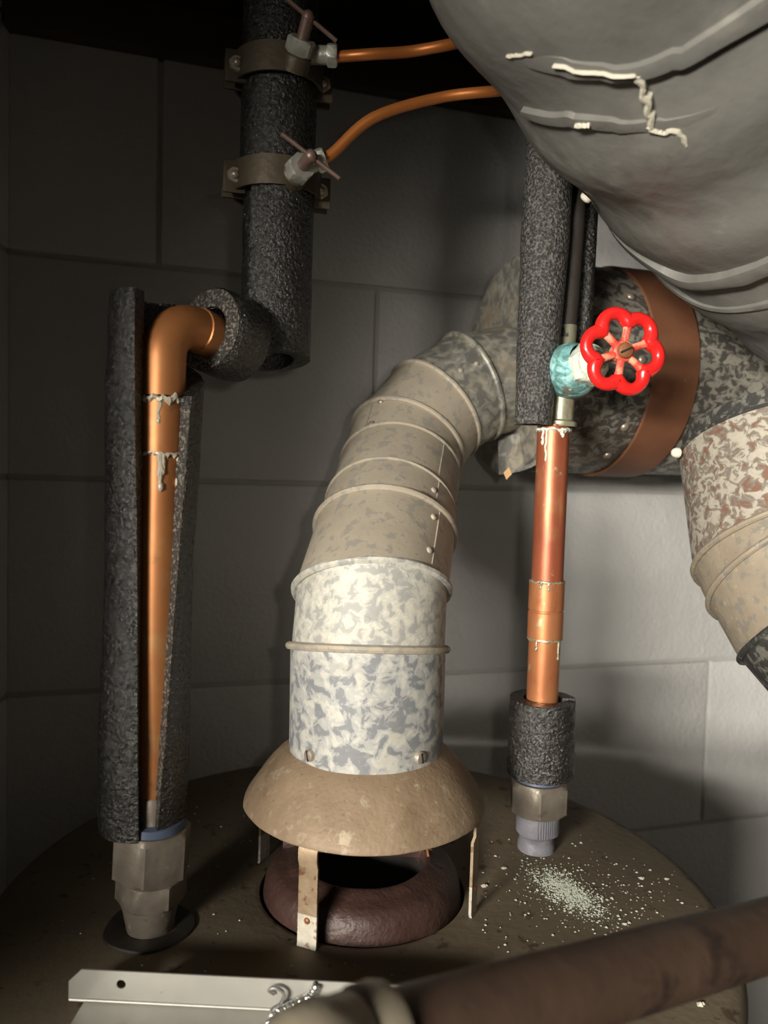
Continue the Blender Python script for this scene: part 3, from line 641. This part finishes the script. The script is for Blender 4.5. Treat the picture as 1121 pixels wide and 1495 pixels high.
slotted_screw('hub_screw', hw, WC + wn * .0022, wn, .0048, RUSTS, -1.13, .0032)

# foam on the cold riser: hangs down in front of the pipe, slit at the right
fb, fm, ft = Vector((.0945, .5120, .2870)), Vector((.0985, .5170, .3850)), Vector((.1015, .522, .48))
def fpath(t):
    if t < .2: return fb.lerp(fm, t / .2)
    if t < .4: return fm.lerp(ft, (t - .2) / .2)
    return ft.lerp(Vector((.1060, .526, CEIL + .1)), (t - .4) / .6)
tag(build('riser_insulation', c_tube(fpath, lambda t: .0118 + min(t, .25) * 4 * .0042, lambda t: .0070 + min(t, .25) * 4 * .002, lambda t: .38 + .3 * min(t * 4, 1), lambda t: math.radians(10), n=80, rough_=.0005, ax_seed=7), FOAMG), 'long grey black foam sleeve hanging left of the red handwheel', 'pipe insulation')
tag(build('insulation_strip', MB().tube([Vector((.1300, .540, .338)), Vector((.1310, .540, .36)), Vector((.1310, .541, .45)), Vector((.1310, .542, CEIL + .1))], [.0045, .0065, .0075, .0075], 14), FOAM), 'thin dark foam strip behind the riser, right of the grey black sleeve', 'pipe insulation')
sl = c_tube(lambda t: axR(.0525 + .0515 * t) + Vector((.0005, 0, 0)), lambda t: .0225 - .0004 * t, lambda t: .0132, lambda t: .10 + .12 * t, lambda t: math.radians(-12), n=14, rough_=.0012, seg=40, ax_seed=4)
slo = tag(build('sleeve_insulation', sl, FOAM), 'short black foam sleeve low on the right copper pipe, above its nut', 'pipe insulation')

# ------------------------------------------------------------------ foreground brown pipe with union and grey pipe
g0, g1 = P(560, 1524, .212), P(1121, 1364, .31); gdir = (g1 - g0).normalized()
bp_ = thing('rusty_pipe', g0, 'dark rusty brown pipe running out of the lower right corner, close by and blurred', 'pipe')
gend = g0 + gdir * ((CR.x - .03 - g0.x) / gdir.x)
build('pipe_run', MB().tube([g0 - gdir * .004, g0.lerp(g1, .5), g1, g1.lerp(gend, .5), gend], .0132, 28), BROWNP, bp_)
build('union_ring', MB().lathe([(.0128, -.020), (.0146, -.019), (.0150, -.012), (.0152, -.009), (.0160, -.008), (.0164, -.002), (.0158, .001), (.0130, .002)], g0, gdir, 32), UNION, bp_, label='drab rounded union ring')
gq = g0 - gdir * .018
build('drab_pipe', MB().tube(bez([gq + gdir * .004, P(490, 1540, .200), P(410, 1602, .188), Vector((gq.x - .045, .165, gq.z - .06)), Vector((gq.x - .050, .162, -.3)), Vector((gq.x - .050, .162, FLOOR))], 7), .0138, 24), UNION, bp_, label='drab olive grey pipe end')

# ------------------------------------------------------------------ sheet metal angle lying on the tank top, wire
b0, b1 = T(100, 1462), T(650, 1490); bd = (b1 - b0).normalized(); bn = Vector((-bd.y, bd.x, 0)); BL = (b1 - b0).length
ang = thing('sheet_metal_angle', (b0 + b1) / 2, 'bent strip of bright sheet steel with one hole, lying at bottom left', 'metal strip')
def bpt(s, z, y=0.0): return b0 + bd * s + Z * z + bn * y
HT = .0158; hs, hzz, hr = .0250, .0096, .0022
bm_ = MB(); th = .0008
# upright flange with a clipped corner and a round hole: outer outline stitched to the hole
outl, hole = [], []
angs = sorted([2 * PI * k / 28 for k in range(28)] + [math.atan2(z - hzz, x - hs) % (2 * PI) for x, z in ((0, .0006), (.055, .0006), (.055, HT), (.006, HT), (0, HT - .006))])
for a in angs:
    ca, sa = math.cos(a), math.sin(a); q = 1.0
    if ca > 1e-6: q = min(q, (.055 - hs) / ca)
    if ca < -1e-6: q = min(q, -hs / ca)
    if sa > 1e-6: q = min(q, (HT - hzz) / sa)
    if sa < -1e-6: q = min(q, (.0006 - hzz) / sa)
    cut = (-ca + sa)                      # clipped corner: (x - 0) - (z - (HT - .006)) >= 0
    if cut > 1e-6: q = min(q, (hs - hzz + HT - .006) / cut)
    outl.append((hs + ca * q, hzz + sa * q)); hole.append((hs + hr * ca, hzz + hr * sa))
def fl(y): return [[bpt(s, z, y) for s, z in outl], [bpt(s, z, y) for s, z in hole]]
f0, f1 = fl(0), fl(th)
bm_.grid([f0[1], f0[0], f1[0], f1[1]], True, True)
bm_.box(bpt((.055 + BL) / 2, HT / 2 + .0003, th / 2), bd * (BL - .055) / 2, bn * th / 2, Z * (HT / 2 - .0003))
build('upright_flange', bm_, SHEET, ang, smooth=20)
build('flat_flange', MB().box(bpt(BL / 2 + .004, .0008, -.018), bd * (BL / 2 - .004), bn * .0182, Z * .0005, .0003), SHEET, ang, smooth=20)
build('bend_edge', MB().tube([bpt(.0005, .0012, -.0002), bpt(BL, .0012, -.0002)], .0008, 8), SHEET, ang)
tw = MB()
wpts = [bpt(0.1175, .0150, -.0015), bpt(0.1145, .0105, -.003), bpt(0.1090, .0085, -.005), bpt(0.1045, .0070, -.007), bpt(0.1000, .0062, -.010), bpt(0.0980, .0045, -.015), bpt(0.0965, .0035, -.022), bpt(0.0955, .0035, -.030)]
wl_ = bez(wpts, 14)
for ph in (0, 2 * PI / 3, 4 * PI / 3):
    pts = []
    for i, p in enumerate(wl_):
        t = (wl_[min(i + 1, len(wl_) - 1)] - wl_[max(i - 1, 0)]).normalized(); u = perp(t); v = t.cross(u); a = i * .55 + ph
        pts.append(p + (u * math.cos(a) + v * math.sin(a)) * .0014)
    tw.tube(pts, .00085, 7)
lw = bez([bpt(0.0975, .0095, -.001), bpt(0.0955, .0125, -.003), bpt(0.0985, .0145, -.004), bpt(0.1025, .012, -.004), bpt(0.1015, .008, -.005), bpt(0.0975, .0055, -.007), bpt(0.1010, .003, -.010)], 8)
tw.tube(lw, .0009, 7)
tag(build('twisted_wire', tw, WIRE), 'shiny twisted wire tail draped over the bright steel strip', 'wire')

# ------------------------------------------------------------------ crumbs and flakes on the tank
cr_ = MB(); rnd = random.Random(3)
def chunk(mb_, p, r, flat=.6):
    a = rnd.random() * 6.28; pts = []
    base = [(1, 0, 0), (.2, .9, 0), (-.8, .5, 0), (-.7, -.6, 0), (.3, -.9, 0)]
    vs_ = []
    for (x, y, z) in base:
        k = .7 + .6 * rnd.random(); vs_.append(p + Vector(((x * math.cos(a) - y * math.sin(a)) * k, (x * math.sin(a) + y * math.cos(a)) * k, 0)) * r)
    vs_.append(p + Vector((.2 * r, .1 * r, flat * r)))
    mb_.add(vs_, [(0, 1, 5), (1, 2, 5), (2, 3, 5), (3, 4, 5), (4, 0, 5), (4, 3, 2, 1, 0)])
pc = T(828, 1303); pa = (T(860, 1330) - T(790, 1275)); pa.normalize(); pb = Vector((-pa.y, pa.x, 0))
for k in range(3600):
    g = rnd.gauss(0, 1), rnd.gauss(0, 1)
    p = pc + pa * g[0] * .014 + pb * g[1] * .0065
    if (p - RC).length < .0140: continue
    chunk(cr_, p + Z * .0002, .00018 + .00075 * rnd.random() ** 4)
for k in range(420):
    p = pc + Vector((rnd.gauss(.006, .030), rnd.gauss(.004, .024), 0))
    if (p - FC).length > TR - .012 or (p - FC).length < .074 or (p - RC).length < .0145: continue
    chunk(cr_, p + Z * .0003, .0003 + .0009 * rnd.random() ** 3)
for k in range(160):
    a = rnd.random() * 6.28; q = .076 + .1 * rnd.random(); p = FC + Vector((math.cos(a) * q, math.sin(a) * q, .0003))
    if (p - LC).length < .027 or (p - RC).length < .0145: continue
    chunk(cr_, p, .0003 + .0006 * rnd.random() ** 3)
tag(build('corrosion_crumbs', cr_, CRUMB, smooth=0, kind='stuff'), 'scatter of pale green corrosion crumbs on the tank below the right nut', 'crumbs')
fl_lab = [((1022, 1467), .0022, 'white chip lying alone on the tank at bottom right below the rusty pipe'), ((936, 1283), .0020, 'largest cream chip right of the green crumb patch'), ((972, 1284), .0016, 'cream chip nearest the right rim of the tank'),
          ((706, 1294), .0022, 'white chip beside the right leg of the draft hood'), ((735, 1268), .0018, 'white chip left of the right nipple on the tank'), ((911, 1350), .0016, 'white chip just above the rusty brown pipe')]
for (px, py), r, lb in fl_lab:
    c_ = MB(); p = T(px, py)
    chunk(c_, p + Z * .0003, r, .5); chunk(c_, p + Vector((r * .7, r * .2, .0003)), r * .6, .6)
    tag(build('paint_chip', c_, CHIP, smooth=0), lb, 'chip')

# seams and torn tape of the wrapped duct: bands that follow its surface
def wrap_pt(t, ang, lift=0.0):             # t along the path 0..1, ang round it from underneath toward the room's left
    i = t * (len(wpath) - 1); k = min(int(i), len(wpath) - 2); p = wpath[k].lerp(wpath[k + 1], i - k)
    d = (wpath[min(k + 5, len(wpath) - 1)] - wpath[max(k - 4, 0)]).normalized()
    s = d.cross(Vector((0, -1, 0))).normalized(); n0 = d.cross(s).normalized()
    if n0.y > 0: n0 = -n0
    s = d.cross(n0)
    n = n0 * math.cos(ang) + s * math.sin(ang)
    return p + n * (WR + lift), n
def seam(t, M, wth, h, slant=0.0, a0=-PI, a1=PI, rag=.4):
    rings = []
    n = 90
    for k in range(n + 1):
        a = a0 + (a1 - a0) * k / n
        tt = t + slant * math.sin(a) + .002 * noise.noise(Vector((a * 2.3, t * 30, 0)))
        hw_ = wth * (1 + rag * noise.noise(Vector((a * 5, t * 40, 2))))
        rings.append([wrap_pt(tt - hw_, a, -.004)[0], wrap_pt(tt - hw_ * .8, a, h)[0], wrap_pt(tt + hw_ * .8, a, h)[0], wrap_pt(tt + hw_, a, -.004)[0]])
    return build('wrap_seam', MB().grid(rings, True, False, True, True), M, wd)
for t in (.20, .66, .80): seam(t, WRAP, .010, .0035)
def ribbon(name, pts, wth, h, M, rag=.35, n=16, parent=wd, fq=.09):
    """a raised strip that follows the duct's surface through (t, degrees) points"""
    pp = []
    pp = [(q[0] / 1000, q[1]) for q in bez([Vector((t * 1000, a, 0)) for t, a in pts], n)]; rings = []
    for i, (t, a) in enumerate(pp):
        j, k = max(i - 1, 0), min(i + 1, len(pp) - 1)
        q, nn = wrap_pt(t, math.radians(a)); d = (wrap_pt(pp[k][0], math.radians(pp[k][1]))[0] - wrap_pt(pp[j][0], math.radians(pp[j][1]))[0]).normalized()
        sd_ = nn.cross(d); e = min(i, len(pp) - 1 - i) / 3
        w2 = wth * (1 + rag * noise.noise(Vector((i * fq, wth * 900, h * 999)))) * min(1, .35 + e)
        sh = sd_ * wth * rag * noise.noise(Vector((i * fq * .6, h * 500, 4)))
        rings.append([q - sd_ * w2 + sh - nn * .003, q - sd_ * w2 * .75 + sh + nn * h * .7, q + sh + nn * h, q + sd_ * w2 * .75 + sh + nn * h * .7, q + sd_ * w2 + sh - nn * .003])
    return build(name, MB().grid(rings, True, False, True, True), M, parent)
ribbon('wrap_seam', [(.362, 105), (.3705, 92), (.3725, 83), (.380, 74), (.393, 60), (.3975, 44), (.402, 20), (.405, -20)], .0050, .0016, WRAP)
ribbon('wrap_seam', [(.398, 100), (.4015, 88), (.4040, 80), (.412, 70), (.420, 58), (.424, 40), (.426, 0)], .0036, .0009, WRAP)
ribbon('wrap_seam', [(.500, 150), (.512, 122), (.524, 106), (.5325, 96), (.531, 80), (.5275, 67), (.520, 40), (.512, 0)], .0062, .0042, WRAP)
ribbon('wrap_seam', [(.540, 150), (.548, 125), (.5560, 108), (.560, 96), (.556, 70), (.548, 40)], .0030, .0030, WRAP)
ribbon('tape_strip', [(.394, 60), (.400, 61.5), (.409, 64), (.4155, 66)], .0017, .0022, TAPE, .5, fq=.3)
ribbon('tape_strip', [(.4140, 66.5), (.4185, 65), (.4215, 62), (.4300, 62.5)], .0016, .0022, TAPE, .6, fq=.3)
ribbon('tape_strip', [(.3722, 84), (.3730, 80.5), (.3745, 76)], .0013, .0026, TAPE, .8, fq=.3)
ribbon('tape_strip', [(.3790, 73.5), (.3850, 68), (.3935, 60)], .0007, .0034, TAPE, .8, fq=.3)
ribbon('tape_strip', [(.4030, 82), (.4040, 79.5), (.4050, 78)], .0014, .0026, TAPE, .7, fq=.3)
q_, n_ = wrap_pt(.4625, math.radians(112)); dome('wrap_screw', wd, q_, n_, .0034, CHIP)
